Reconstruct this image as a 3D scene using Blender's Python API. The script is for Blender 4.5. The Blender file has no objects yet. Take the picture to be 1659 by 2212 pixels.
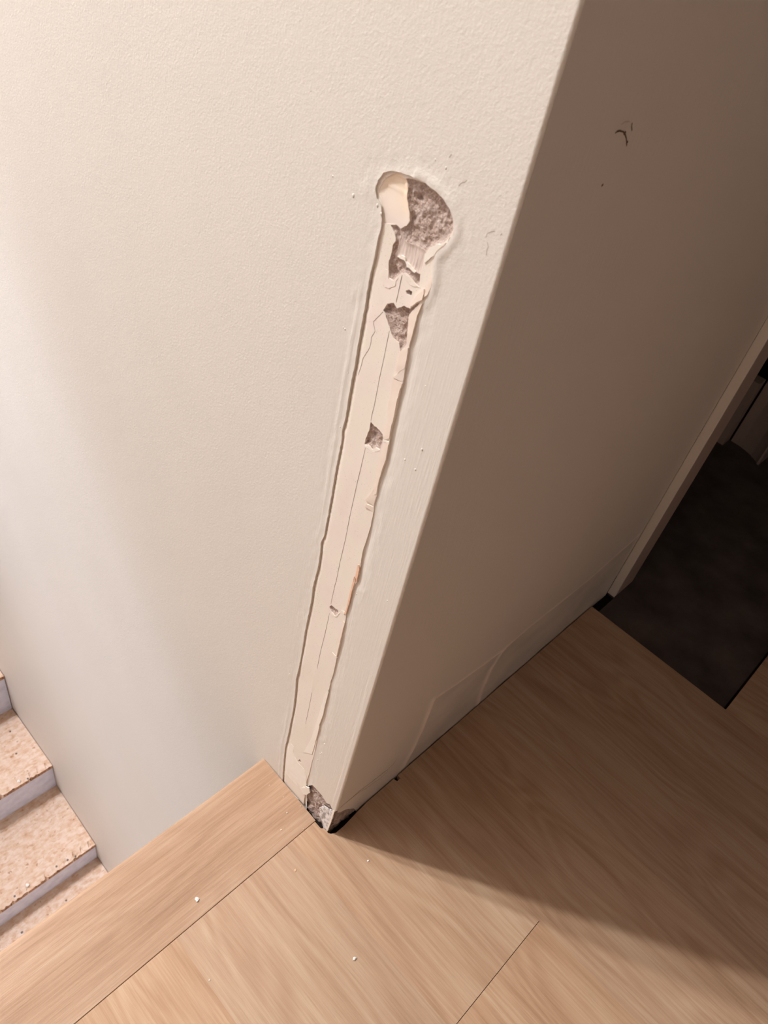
import bpy, bmesh, math, random
import numpy as np
from mathutils import Matrix, Vector, noise
from mathutils.geometry import delaunay_2d_cdt

S = bpy.context.scene
COL = S.collection

# ------------------------------------------------------------------ camera
F = 1634.823
RC = np.array([[0.69574072, -0.69496059, 0.18158917],
               [-0.38474878, -0.57404441, -0.72280108],
               [0.60655851, 0.43301593, -0.66677131]])      # rows: right, down, forward
CAM = np.array([-0.53802912, -0.32739144, 1.35])
cd = bpy.data.cameras.new('camera')
cam = bpy.data.objects.new('camera', cd)
COL.objects.link(cam)
S.camera = cam
cd.sensor_fit = 'VERTICAL'
cd.sensor_height = 36
cd.sensor_width = 27
cd.lens = F / 2212 * 36
cd.clip_start = 0.02
m = Matrix(((RC[0][0], -RC[1][0], -RC[2][0], CAM[0]),
            (RC[0][1], -RC[1][1], -RC[2][1], CAM[1]),
            (RC[0][2], -RC[1][2], -RC[2][2], CAM[2]), (0, 0, 0, 1)))
cam.matrix_world = m
cd.dof.use_dof = True
cd.dof.focus_distance = 1.18
cd.dof.aperture_fstop = 10.0

# ------------------------------------------------------------------ world, lights, exposure
S.view_settings.view_transform = 'Standard'
S.view_settings.look = 'None'
S.view_settings.gamma = 1
S.view_settings.exposure = 0.0
w = bpy.data.worlds.new('world')
S.world = w
w.use_nodes = True
w.node_tree.nodes['Background'].inputs[0].default_value = (1.0, 0.86, 0.72, 1)
w.node_tree.nodes['Background'].inputs[1].default_value = 0.02


def light(name, kind, loc, power, color, aim=None, **kw):
    l = bpy.data.lights.new(name, kind)
    l.energy = power
    l.color = color
    for k, v in kw.items():
        setattr(l, k, v)
    o = bpy.data.objects.new(name, l)
    COL.objects.link(o)
    o.location = loc
    if aim is not None:
        o.rotation_euler = (Vector(aim) - Vector(loc)).to_track_quat('-Z', 'Y').to_euler()
    return o


WARM = (0.96, 0.975, 1.0)
COOL = (0.88, 0.94, 1.10)


def downlight(loc, power, radius):
    """recessed reflector lamp pointing straight down, with the ringed beam such reflectors throw"""
    o = light('ceiling_lamp', 'SPOT', loc, power, (1, 1, 1), None, spot_size=math.radians(150), spot_blend=0.3, shadow_soft_size=radius)
    l = o.data
    l.use_nodes = True
    nt = l.node_tree
    em = [n for n in nt.nodes if n.type == 'EMISSION'][0]
    tc = nt.nodes.new('ShaderNodeTexCoord')
    sp = nt.nodes.new('ShaderNodeSeparateXYZ')
    nt.links.new(tc.outputs['Normal'], sp.inputs[0])

    def mth(op, a, b=None):
        x = nt.nodes.new('ShaderNodeMath'); x.operation = op
        for k, v in enumerate((a, b)):
            if v is None: continue
            if isinstance(v, (int, float)): x.inputs[k].default_value = v
            else: nt.links.new(v, x.inputs[k])
        return x.outputs[0]
    rr = mth('SQRT', mth('ADD', mth('POWER', sp.outputs[0], 2.0), mth('POWER', sp.outputs[1], 2.0)))
    t = mth('DIVIDE', rr, mth('ABSOLUTE', sp.outputs[2]))
    u = mth('DIVIDE', t, 2.0)
    ramp = nt.nodes.new('ShaderNodeValToRGB')
    ramp.color_ramp.interpolation = 'EASE'
    stops = BEAM
    e = ramp.color_ramp.elements
    while len(e) < len(stops): e.new(.5)
    for q, (p, k, c) in zip(e, stops):
        q.position = p / 2.0
        q.color = tuple((WARM[m] * (1 - c) + COOL[m] * c) * k / 2 for m in range(3)) + (1,)
    nt.links.new(u, ramp.inputs[0])
    nt.links.new(ramp.outputs[0], em.inputs['Color'])
    em.inputs['Strength'].default_value = 2.0
    return o


# tan(angle off axis), strength, coolness
BEAM = [(0, .60, 1), (.26, .75, 1), (.33, 1.25, 1), (.395, 2.15, .7), (.43, 2.60, 1), (.455, 2.25, .7), (.50, 2.12, .7), (.54, 2.25, .9), (.565, 1.50, .3), (.60, 1.15, .2), (.625, 1.12, .2), (.66, 1.02, 0), (.80, 1.0, 0), (1.2, .85, 0), (2.0, .5, 0)]
# two recessed reflector lamps high in the ceiling of the open stairwell
downlight((-1.60, 2.70, 4.84), 575, 0.065)
downlight((-1.50, 3.07, 4.84), 440, 0.065)


# ------------------------------------------------------------------ helpers
def ray(p):
    d = RC.T @ np.array([(p[0] - 829.5) / F, (p[1] - 1106.) / F, 1.0])
    return d / np.linalg.norm(d)


def on(ax, p, v=0.0):
    """point of the plane (axis ax = v) seen along a sight line"""
    r = ray(p)
    return CAM + r * (v - CAM[ax]) / r[ax]


def crop(pts, x0, y0, s):
    return [(x0 + a / s, y0 + b / s) for a, b in pts]


def K1(*p): return crop(p, 700, 320, 3.95)
def K2(*p): return crop(p, 620, 860, 5.53)
def K3(*p): return crop(p, 540, 1240, 5.53)
def K4(*p): return crop(p, 500, 1560, 3.95)


def WL(pts):           # left wall plane x=0 -> (y, z)
    return [tuple(on(0, p)[1:]) for p in pts]


def WR(pts):           # right wall plane y=0 -> (x, z)
    return [(on(1, p)[0], on(1, p)[2]) for p in pts]


def nz(x, y, z=0.0, o=4):
    return noise.fractal((x, y, z), 1.0, 2.0, o)


def tag(o, label=None, cat=None, group=None, kind=None):
    if label: o['label'] = label
    if cat: o['category'] = cat
    if group: o['group'] = group
    if kind: o['kind'] = kind
    return o


def mesh_obj(name, verts, faces, mat, parent=None, smooth=False, attrs=None):
    me = bpy.data.meshes.new(name)
    me.from_pydata([tuple(map(float, v)) for v in verts], [], [tuple(f) for f in faces])
    me.update()
    if mat: me.materials.append(mat)
    if smooth:
        me.polygons.foreach_set('use_smooth', [True] * len(me.polygons))
    if attrs:
        for k, vals in attrs.items():
            a = me.attributes.new(k, 'FLOAT', 'POINT')
            a.data.foreach_set('value', np.asarray(vals, dtype=np.float32))
    o = bpy.data.objects.new(name, me)
    COL.objects.link(o)
    if parent: o.parent = parent
    return o


def box(name, lo, hi, mat, parent=None, bevel=0.0):
    bm = bmesh.new()
    bmesh.ops.create_cube(bm, size=1)
    for v in bm.verts:
        v.co = Vector([lo[i] + (v.co[i] + .5) * (hi[i] - lo[i]) for i in range(3)])
    if bevel:
        bmesh.ops.bevel(bm, geom=bm.edges[:], offset=bevel, segments=2, affect='EDGES', profile=.5)
    me = bpy.data.meshes.new(name)
    bm.to_mesh(me); bm.free()
    me.materials.append(mat)
    o = bpy.data.objects.new(name, me)
    COL.objects.link(o)
    if parent: o.parent = parent
    return o


def empty(name, loc=(0, 0, 0)):
    o = bpy.data.objects.new(name, None)
    COL.objects.link(o)
    o.location = loc
    o.empty_display_size = .05
    return o


def resample(poly, step=0.002, jit=0.0003, freq=160.0, closed=True):
    out = []
    n = len(poly)
    for i in range(n if closed else n - 1):
        a = np.array(poly[i]); b = np.array(poly[(i + 1) % n])
        k = max(1, int(round(np.linalg.norm(b - a) / step)))
        for j in range(k):
            p = a + (b - a) * j / k
            out.append(p)
    if not closed: out.append(np.array(poly[-1]))
    res = []
    for p in out:
        dx = noise.noise((p[0] * freq, p[1] * freq, 3.1)) * jit * 2
        dy = noise.noise((p[0] * freq, p[1] * freq, 9.7)) * jit * 2
        res.append((p[0] + dx, p[1] + dy))
    return res


def inside(pts, poly):
    pts = np.asarray(pts, float); poly = np.asarray(poly, float)
    x, y = pts[:, 0], pts[:, 1]
    c = np.zeros(len(pts), bool)
    x0, y0 = poly[:, 0], poly[:, 1]
    x1, y1 = np.roll(x0, -1), np.roll(y0, -1)
    for a, b, p, q in zip(x0, y0, x1, y1):
        if b == q: continue
        cond = (b > y) != (q > y)
        c ^= cond & (x < (p - a) * (y - b) / (q - b) + a)
    return c


def dist(pts, poly, closed=True):
    pts = np.asarray(pts, float); poly = np.asarray(poly, float)
    d = np.full(len(pts), 1e9)
    n = len(poly)
    for i in range(n if closed else n - 1):
        a = poly[i]; b = poly[(i + 1) % n]
        ab = b - a
        t = np.clip(((pts - a) @ ab) / max(ab @ ab, 1e-12), 0, 1)
        d = np.minimum(d, np.hypot(*(pts - (a + t[:, None] * ab)).T))
    return d


def tri(outer, holes, interior):
    """triangulate: outer polygon, holes, extra interior points"""
    vs = []; es = []
    for poly in [outer] + holes:
        b = len(vs)
        vs += [Vector(p) for p in poly]
        es += [(b + i, b + (i + 1) % len(poly)) for i in range(len(poly))]
    vs += [Vector(p) for p in interior]
    V, E_, Fc, *_ = delaunay_2d_cdt(vs, es, [], 0, 1e-7)
    V = np.array([(v.x, v.y) for v in V])
    Fc = np.array([f for f in Fc if len(f) == 3])
    cen = V[Fc].mean(1)
    keep = inside(cen, outer)
    for h in holes: keep &= ~inside(cen, h)
    Fc = Fc[keep]
    a = V[Fc[:, 1]] - V[Fc[:, 0]]; b = V[Fc[:, 2]] - V[Fc[:, 0]]
    flip = (a[:, 0] * b[:, 1] - a[:, 1] * b[:, 0]) < 0
    Fc[flip] = Fc[flip][:, ::-1]
    used = np.unique(Fc)
    mp = -np.ones(len(V), int); mp[used] = np.arange(len(used))
    return V[used], mp[Fc]


def grid(poly, step, margin=None, holes=()):
    poly = np.asarray(poly)
    lo = poly.min(0); hi = poly.max(0)
    xs = np.arange(lo[0], hi[0], step); ys = np.arange(lo[1], hi[1], step)
    g = np.array([(x + (j % 2) * step * .5, y) for j, y in enumerate(ys) for x in xs])
    mg = step * .6 if margin is None else margin
    k = inside(g, poly); g = g[k]
    g = g[dist(g, poly) > mg]
    for h in holes:
        g = g[~inside(g, h)]
        g = g[dist(g, h) > mg]
    return g


# ------------------------------------------------------------------ materials
def new_mat(name, base=(.8, .8, .8), rough=.6, spec=.3):
    m = bpy.data.materials.new(name); m.use_nodes = True
    b = m.node_tree.nodes['Principled BSDF']
    b.inputs['Base Color'].default_value = (*base, 1)
    b.inputs['Roughness'].default_value = rough
    b.inputs['Specular IOR Level'].default_value = spec
    return m


class NT:
    def __init__(s, m):
        s.m = m; s.t = m.node_tree; s.b = s.t.nodes['Principled BSDF']; s._c = None
    def n(s, typ, **kw):
        x = s.t.nodes.new(typ)
        for k, v in kw.items():
            if k.startswith('i_'):
                x.inputs[k[2:].replace('_', ' ')].default_value = v
            else: setattr(x, k, v)
        return x
    def l(s, a, b): s.t.links.new(a, b)
    def coord(s):
        if not s._c: s._c = s.n('ShaderNodeTexCoord').outputs['Object']
        return s._c
    def vec(s, scale, src=None, loc=(0, 0, 0)):
        x = s.n('ShaderNodeMapping'); x.inputs['Scale'].default_value = scale; x.inputs['Location'].default_value = loc
        s.l(src or s.coord(), x.inputs[0]); return x.outputs[0]
    def noise(s, scale, vec=None, detail=3, rough=.5, dist=0.0):
        x = s.n('ShaderNodeTexNoise'); x.inputs['Scale'].default_value = scale
        x.inputs['Detail'].default_value = detail; x.inputs['Roughness'].default_value = rough
        x.inputs['Distortion'].default_value = dist
        s.l(vec or s.coord(), x.inputs['Vector']); return x.outputs['Fac']
    def ramp(s, fac, stops):
        x = s.n('ShaderNodeValToRGB'); e = x.color_ramp.elements
        while len(e) < len(stops): e.new(.5)
        for q, (p, c) in zip(e, stops):
            q.position = p; q.color = (*c, 1) if len(c) == 3 else c
        s.l(fac, x.inputs[0]); return x.outputs[0]
    def math(s, op, a, b=None, clamp=False):
        x = s.n('ShaderNodeMath', operation=op, use_clamp=clamp)
        for i, v in enumerate((a, b)):
            if v is None: continue
            if isinstance(v, (int, float)): x.inputs[i].default_value = v
            else: s.l(v, x.inputs[i])
        return x.outputs[0]
    def mix(s, fac, a, b, blend='MIX'):
        x = s.n('ShaderNodeMix', data_type='RGBA', blend_type=blend)
        for i, v in ((0, fac), (6, a), (7, b)):
            if isinstance(v, (int, float)): x.inputs[i].default_value = v
            elif isinstance(v, tuple): x.inputs[i].default_value = (*v, 1)
            else: s.l(v, x.inputs[i])
        return x.outputs[2]
    def attr(s, name):
        return s.n('ShaderNodeAttribute', attribute_name=name).outputs['Fac']
    def bump(s, h, dist_=.001, strength=1.0, prev=None):
        x = s.n('ShaderNodeBump'); x.inputs['Distance'].default_value = dist_; x.inputs['Strength'].default_value = strength
        s.l(h, x.inputs['Height'])
        if prev: s.l(prev, x.inputs['Normal'])
        return x.outputs[0]
    def col(s, c): s.l(c, s.b.inputs['Base Color'])
    def nrm(s, c): s.l(c, s.b.inputs['Normal'])


def g(c): return tuple(((x / 255 + .055) / 1.055) ** 2.4 if x > 10 else x / 255 / 12.92 for x in c)


PAINT = g((223, 214, 202))


def paint_mat(name, base=PAINT, peel=1.0, brush=0.0, attr=None):
    m = new_mat(name, base, .55, .35); t = NT(m)
    mott = t.noise(7, detail=2)
    t.col(t.ramp(mott, [(.3, tuple(x * .985 for x in base)), (.7, base)]))
    pe = t.noise(330, detail=3, rough=.55)
    pe2 = t.noise(150, detail=2)
    h = t.math('ADD', t.math('MULTIPLY', pe, .8), t.math('MULTIPLY', pe2, .5))
    br = t.noise(1.0, vec=t.vec((420, 420, 26)), detail=2)
    if attr:
        a = t.attr(attr)
        inv = t.math('SUBTRACT', 1.0, a)
        h = t.math('ADD', t.math('MULTIPLY', h, t.math('ADD', t.math('MULTIPLY', inv, peel * .8), peel * .2)),
                   t.math('MULTIPLY', br, t.math('MULTIPLY', a, .6)))
    else:
        h = t.math('MULTIPLY', h, peel)
        if brush: h = t.math('ADD', h, t.math('MULTIPLY', br, brush))
    t.nrm(t.bump(h, .00052))
    return m


M_wall = paint_mat('cream_wall_paint', attr='brush')
M_wallr = paint_mat('cream_wall_paint_side', peel=.25, brush=.4)
t = NT(M_wallr)
src = t.b.inputs['Base Color'].links[0].from_socket
c = t.mix(t.math('MULTIPLY', t.attr('ghost'), .55), src, g((196, 190, 180)))
c = t.mix(t.attr('ridge'), c, g((255, 240, 228)))
t.col(c)
M_white = new_mat('white_paint', g((214, 205, 192)), .5)


def plaster_mat():
    m = new_mat('pinkish_plaster', rough=.75, spec=.2); t = NT(m)
    n1 = t.noise(22, detail=2)
    c = t.ramp(n1, [(.40, g((233, 222, 206))), (.60, g((234, 220, 207))), (.74, g((233, 215, 204)))])
    sp = t.noise(900, detail=0)
    c = t.mix(t.math('MULTIPLY', t.math('GREATER_THAN', sp, .79), .5), c, g((150, 120, 100)))
    t.col(c)
    t.nrm(t.bump(t.noise(60, vec=t.vec((1, 1, .2)), detail=3), .0004))
    return m


def mortar_mat(name='grey_mortar', dark=1.0, light=.3):
    m = new_mat(name, rough=.95, spec=.1); t = NT(m)
    fine = t.noise(700, detail=4, rough=.65)
    mid = t.noise(90, detail=3)
    c = t.ramp(fine, [(.30, tuple(x * dark for x in g((156, 132, 118)))), (.5, tuple(x * dark for x in g((190, 165, 151)))), (.68, tuple(x * dark for x in g((228, 206, 192))))])
    c = t.mix(t.ramp(mid, [(.45, (0, 0, 0)), (.75, (.55, .55, .55))]), c, g((222, 208, 198)))
    t.col(c)
    h = t.math('ADD', t.math('MULTIPLY', fine, 1.0), t.math('MULTIPLY', t.noise(330, detail=3), 1.3))
    t.nrm(t.bump(h, .0015, 1.0))
    return m


M_plaster = plaster_mat()
M_mortar = mortar_mat()
M_cream = new_mat('cream_filler', g((244, 224, 198)), .6, .25)
t = NT(M_cream); t.col(t.ramp(t.noise(45, detail=2), [(.35, g((243, 218, 188))), (.65, g((240, 223, 204)))]))
c = t.b.inputs['Base Color'].links[0].from_socket
t.col(t.mix(t.attr('fade'), g((234, 219, 206)), c))
M_skim = new_mat('trowelled_skim', g((205, 186, 174)), .8, .15)
t = NT(M_skim); t.col(t.ramp(t.noise(1.0, vec=t.vec((60, 420, 50)), detail=3), [(.3, g((202, 183, 171))), (.7, g((226, 208, 196)))]))
t.nrm(t.bump(t.noise(1.0, vec=t.vec((60, 600, 60)), detail=3), .0007))
M_chalk = new_mat('broken_plaster_edge', g((240, 230, 216)), .8, .15)
M_lip = new_mat('paint_film', g((238, 220, 204)), .55, .3)
M_peach = new_mat('peach_underlayer', g((232, 190, 160)), .7, .2)
M_line = new_mat('pencil', g((130, 112, 98)), .8, .1)
M_scuff = new_mat('grey_scuff', g((178, 162, 146)), .7, .2)
M_smudge = new_mat('dark_smudge', g((110, 88, 70)), .8, .1)
M_bead = new_mat('plastered_corner_bead', g((225, 220, 216)), .55, .4)
t = NT(M_bead); t.col(t.ramp(t.noise(110, detail=3), [(.36, g((160, 150, 145))), (.56, g((236, 232, 228)))]))
M_black = new_mat('black_gap', (.012, .010, .010), .8, .1)
M_blackmetal = new_mat('black_metal', (.006, .006, .007), .4, .3)


def oak_mat(name, along='y', tint=(1, 1, 1), figure=.085):
    m = new_mat(name, rough=.5, spec=.14); t = NT(m)
    pid = t.attr('plank')
    sep = t.n('ShaderNodeSeparateXYZ'); t.l(t.coord(), sep.inputs[0])
    a, c_ = (sep.outputs[0], sep.outputs[1]) if along == 'y' else (sep.outputs[1], sep.outputs[0])
    comb = t.n('ShaderNodeCombineXYZ'); t.l(a, comb.inputs[0]); t.l(c_, comb.inputs[1]); t.l(t.math('MULTIPLY', pid, 3.71), comb.inputs[2])
    v = comb.outputs[0]
    # cathedral figure: contour bands of a long stretched noise field
    f = t.noise(1.0, vec=t.vec((9, 1.7, 1), v), detail=1.5, dist=.3)
    bands = t.math('SINE', t.math('MULTIPLY', f, 80))
    bands = t.math('ADD', t.math('MULTIPLY', bands, .5), .5)
    streak = t.noise(1.0, vec=t.vec((230, 6, 1), v), detail=5, rough=.7)
    pores = t.noise(1.0, vec=t.vec((800, 22, 1), v), detail=2, rough=.6)
    broad = t.noise(1.0, vec=t.vec((16, 2, 1), v), detail=2)
    mixv = t.math('ADD', t.math('ADD', t.math('MULTIPLY', bands, figure), t.math('MULTIPLY', streak, .50)), t.math('MULTIPLY', broad, .45))
    lo = g((174, 136, 104)); mid = g((194, 156, 124)); hi = g((208, 175, 143))
    lo, mid, hi = [tuple(x * k for x, k in zip(c, tint)) for c in (lo, mid, hi)]
    c = t.ramp(mixv, [(.34, lo), (.50, mid), (.68, hi)])
    c = t.mix(t.math('MULTIPLY', t.math('LESS_THAN', pores, .37), .14), c, tuple(x * .62 for x in lo))
    # plank to plank tone
    tone = t.n('ShaderNodeHueSaturation'); t.l(c, tone.inputs['Color'])
    wn = t.n('ShaderNodeTexWhiteNoise', noise_dimensions='1D'); t.l(pid, wn.inputs['W'])
    t.l(t.math('ADD', t.math('MULTIPLY', wn.outputs['Value'], .10), .93), tone.inputs['Value'])
    t.l(t.math('ADD', t.math('MULTIPLY', wn.outputs['Value'], .10), .93), tone.inputs['Saturation'])
    t.col(tone.outputs[0])
    t.nrm(t.bump(t.math('ADD', streak, t.math('MULTIPLY', pores, .5)), .0004))
    return m


M_oak = oak_mat('oak_planks', 'y')
M_nose = oak_mat('oak_nosing', 'x', (.93, .94, .97), .05)


def osb_mat():
    m = new_mat('osb_board', rough=.85, spec=.15); t = NT(m)
    v = t.n('ShaderNodeTexVoronoi', feature='F1'); v.inputs['Scale'].default_value = 1
    t.l(t.vec((55, 150, 55)), v.inputs['Vector'])
    bw = t.n('ShaderNodeRGBToBW'); t.l(v.outputs['Color'], bw.inputs[0])
    k = t.math('ADD', t.math('MULTIPLY', bw.outputs[0], .28), t.math('MULTIPLY', t.noise(38, detail=4, rough=.6), .8))
    c = t.ramp(k, [(.26, g((196, 152, 120))), (.44, g((216, 180, 150))), (.66, g((228, 202, 180)))])
    sp = t.noise(60, detail=2)
    c = t.mix(t.ramp(sp, [(.68, (0, 0, 0)), (.74, (.7, .7, .7))]), c, g((170, 120, 84)))
    t.col(c)
    t.nrm(t.bump(k, .002))
    return m


M_osb = osb_mat()
M_osbedge = new_mat('osb_edge', g((176, 130, 96)), .85, .1)
t = NT(M_osbedge); t.col(t.ramp(t.noise(120, detail=3), [(.35, g((130, 92, 68))), (.65, g((205, 160, 124)))]))
M_riser = new_mat('white_riser', g((222, 220, 226)), .5, .3)
t = NT(M_riser); t.col(t.ramp(t.noise(30, detail=3), [(.3, g((212, 212, 228))), (.6, g((228, 229, 244)))]))
M_screw = new_mat('screw_metal', g((110, 96, 88)), .5, .5)
M_tile = new_mat('dark_tile', rough=.6, spec=.25)
t = NT(M_tile); t.col(t.ramp(t.noise(9, detail=5, rough=.6), [(.3, g((72, 63, 60))), (.7, g((104, 92, 86)))]))
M_sub = new_mat('dark_subfloor', g((44, 36, 32)), .9, .1)
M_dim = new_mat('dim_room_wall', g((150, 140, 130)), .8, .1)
M_crumb = new_mat('plaster_crumb', g((246, 240, 232)), .8, .2)
M_chip2 = new_mat('dusty_crumb', g((234, 214, 190)), .8, .2)
M_chip = new_mat('wood_chip', g((226, 190, 150)), .8, .2)

# ------------------------------------------------------------------ traced outlines of the damage (as points of the wall plane)
left_edge = (K1((445, 320), (440, 360), (455, 430), (490, 500), (493, 600), (490, 670), (470, 740), (435, 920), (400, 1060), (370, 1220), (345, 1380), (318, 1530), (290, 1680), (265, 1850), (240, 1960)) +
             K2((735, 0), (715, 130), (690, 270), (655, 400), (650, 490), (625, 640), (600, 760), (570, 920), (530, 1160), (500, 1330), (465, 1520), (440, 1650), (405, 1720), (395, 1850), (370, 2030)) +
             K3((790, 0), (750, 160), (730, 330), (690, 520), (655, 690), (630, 860), (600, 1030), (570, 1170), (545, 1260), (540, 1370), (530, 1480), (515, 1620), (485, 1760), (460, 1900), (425, 2060)) +
             K4((480, 120), (455, 230), (447, 330), (438, 440), (436, 520)))
right_edge = (K4((615, 700), (628, 620), (625, 545), (660, 450), (690, 330), (710, 260), (735, 130)) +
              K3((790, 2000), (830, 1860), (835, 1800), (880, 1680), (900, 1560), (940, 1400), (965, 1280), (1000, 1180), (1035, 1010), (1070, 880), (1110, 700), (1140, 560), (1160, 440), (1200, 290), (1240, 150)) +
              K2((830, 2200), (870, 2020), (900, 1850), (950, 1680), (1000, 1530), (1030, 1370), (1045, 1260), (1075, 1150), (1100, 1000), (1150, 830), (1190, 730), (1215, 580), (1230, 480), (1255, 350), (1295, 200)) +
              K1((640, 2130), (655, 2060), (680, 1990), (700, 1870), (715, 1790), (730, 1690), (760, 1600), (800, 1420), (850, 1330), (880, 1260), (920, 1170), (935, 1060), (935, 960), (960, 900), (1050, 820), (1100, 750), (1118, 690), (1108, 610), (1080, 520), (1020, 430), (950, 360), (860, 290), (760, 240), (640, 200), (570, 190), (510, 210), (465, 270)))
LE = WL(left_edge); RE = WL(right_edge)
HOLE_CTRL = LE + RE
HOLE = resample(HOLE_CTRL, .002, .00035)

cream_p = K1((455, 370), (470, 330), (520, 252), (600, 215), (650, 225), (690, 262), (705, 340), (695, 430), (715, 540), (722, 620), (690, 665), (640, 690), (600, 650), (500, 640), (505, 540), (485, 460))
m1_p = K1((690, 262), (760, 268), (860, 304), (945, 370), (1012, 440), (1070, 528), (1096, 610), (1100, 690), (1072, 755), (1005, 815), (955, 820), (900, 850), (870, 890), (850, 870), (800, 845), (740, 825), (700, 810), (650, 740), (640, 690), (690, 665), (722, 620), (715, 540), (695, 430), (705, 340))
m2_p = K1((640, 690), (650, 740), (630, 800), (620, 860), (615, 930), (650, 935), (690, 970), (700, 1010), (730, 1030), (770, 1060), (815, 1080), (808, 1185), (770, 1150), (730, 1100), (690, 1070), (650, 1065), (620, 1095), (585, 1125), (552, 1110), (540, 1040), (545, 960), (565, 900), (575, 830), (600, 790), (595, 730), (560, 660), (600, 650))
skim_p = K1((650, 740), (700, 810), (740, 825), (800, 845), (850, 870), (870, 890), (850, 960), (838, 1010), (815, 1080), (770, 1060), (730, 1030), (700, 1010), (690, 970), (650, 935), (615, 930), (620, 860), (630, 800))
m3_p = K1((692, 1218), (720, 1205), (752, 1225), (748, 1252), (725, 1258), (700, 1245))
m4_p = K1((500, 1385), (535, 1328), (590, 1322), (620, 1370), (680, 1345), (735, 1370), (790, 1330), (820, 1318), (800, 1345), (745, 1395), (725, 1440), (720, 1530), (715, 1650), (690, 1690), (655, 1735), (640, 1660), (590, 1620), (565, 1560), (540, 1480), (520, 1420))
m5_p = K2((993, 280), (1040, 330), (1100, 380), (1150, 440), (1145, 520), (1115, 620), (1060, 590), (1015, 615), (980, 570), (920, 555), (935, 480), (975, 390))
m6_p = K3((940, 395), (965, 375), (1000, 400), (1045, 430), (1055, 465), (1010, 495), (970, 450))
m7_p = K4((563, 335), (580, 315), (597, 345))
RG = {k: resample(WL(v), .0018 if k != 'cream' else .002, .0004, 260) for k, v in
      dict(cream=cream_p, m1=m1_p, m2=m2_p, skim=skim_p, m3=m3_p, m4=m4_p, m5=m5_p, m6=m6_p, m7=m7_p).items()}
# broken corner at the foot of the wall (both faces)
m8_p = K4((640, 720), (640, 600), (645, 560), (660, 545), (690, 535), (740, 588), (772, 625), (790, 655), (815, 690), (842, 705), (866, 752), (905, 770), (905, 1010), (650, 1010))
CORN = resample(WL(m8_p), .002, .0006, 200)

RARR = np.array(sorted(RE, key=lambda p: p[1])); LARR = np.array(sorted(LE, key=lambda p: p[1]))


def uR(v): return np.interp(v, RARR[:, 1], RARR[:, 0])
def uL(v): return np.interp(v, LARR[:, 1], LARR[:, 0])


V_TOP = WL(K1((880, 1260)))[0][1]      # above this the right edge is a chipped rim, below it the strip stands proud
RAD = .0035


def h_wall(P):
    P = np.asarray(P, float)
    u, v = P[:, 0], P[:, 1]
    h = np.array([nz(a * 2.2, b * 2.2, 1.3, 2) * .0012 for a, b in P])
    near = (u < .26) & (v > -.1) & (v < 1.3)
    D = np.full(len(P), 9.0); D[near] = dist(P[near], HOLE_CTRL)
    right = u < np.interp(v, RARR[:, 1], (RARR[:, 0])) + .012
    low = np.clip((V_TOP + .01 - v) / .03, 0, 1)
    nn = np.array([nz(a * 25, b * 6, 4.4, 2) if n_ else 0 for (a, b), n_ in zip(P, near)])
    h += np.where(right, -low * np.clip(.0016 + nn * .0016, .0005, .003) * np.exp(-(D / .010) ** 2), 0)
    h += np.where(right & near, (1 - low) * .0012 * np.exp(-((D - .004) / .004) ** 2), 0)
    # brushed ridge of paint beside the left edge and a paler one further out
    h += np.where(~right & near & (v < 1.0), .0007 * np.exp(-((D - .009 - nn * .003) / .0016) ** 2) * np.clip(.6 + nn * 2, 0, 1.3), 0)
    h += np.where(near, .0005 * np.exp(-(D / .003) ** 2), 0)
    nk = np.array([nz(a * 120, b * 60, 7.4, 3) if n_ and d_ < .02 else 0 for (a, b), n_, d_ in zip(P, near, D)])
    h += nk * .0004
    # rounded, slightly wobbly outside corner
    r = RAD
    k = u < r
    h = np.where(k, h - (r - np.sqrt(np.maximum(r * r - (r - np.minimum(u, r)) ** 2, 0))), h)
    # brushed bead of paint along the corner
    wob = np.array([nz(0, b * 14, 2, 3) * .003 if n_ else 0 for (a, b), n_ in zip(P, near)])
    h += np.where((u < .03), np.clip((.62 - v) / .2, 0, 1) * .7, 0) * (.0005 * np.exp(-((u - .0095 - wob) / .0016) ** 2) - .0005 * np.exp(-((u - .0135 - wob) / .0012) ** 2))
    return h


# ------------------------------------------------------------------ setting: left wall
U1, V0, V1 = 4.0, -2.45, 4.9
outer = [(0.0, V0), (U1, V0), (U1, V1), (0.0, V1)]
# edges: dense along the corner
cz = [V0] + list(np.arange(-.12, 1.32, .0035)) + [V1]
outer_r = [(0.0, z) for z in cz[::-1] if z > V0] + [(0.0, V0)] + [(u, V0) for u in (.2, 1, 2, U1)] + [(U1, V1), (1.5, V1), (.2, V1)]
fine = []
ys_f = np.arange(-.09, 1.30, .0028)
xs_f = [.0004, .001, .0018, .0027, .0036, .005] + list(np.arange(.0075, .20, .0028))
for j, y in enumerate(ys_f):
    for i, x in enumerate(xs_f):
        fine.append((x + ((j % 2) * .0014 if x > .006 else 0), y))
coarse = [(x, y) for x in np.arange(.215, 1.7, .03) for y in np.arange(-2.3, 1.6, .03)]
coarse += [(x, y) for x in (.0012, .0035, .01, .03, .06, .09, .12, .15, .18) for y in np.r_[np.arange(-2.3, -.12, .04), np.arange(1.33, 4.8, .08)]]
P = np.array(fine + coarse)
P = P[~inside(P, HOLE)]; P = P[~inside(P, CORN)]
nearP = (P[:, 0] < .25)
dd = np.full(len(P), 1.); dd[nearP] = np.minimum(dist(P[nearP], HOLE), dist(P[nearP], CORN))
P = P[dd > .0011]
V, Fc = tri(outer_r, [HOLE, CORN], P)
hv = h_wall(V)
verts = np.column_stack([-hv, V[:, 0], V[:, 1]])
brush = np.clip(1 - (V[:, 0] - .15) / .05, 0, 1) * np.clip((1.12 - V[:, 1]) / .15, 0, 1)
nV = len(verts)
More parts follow.
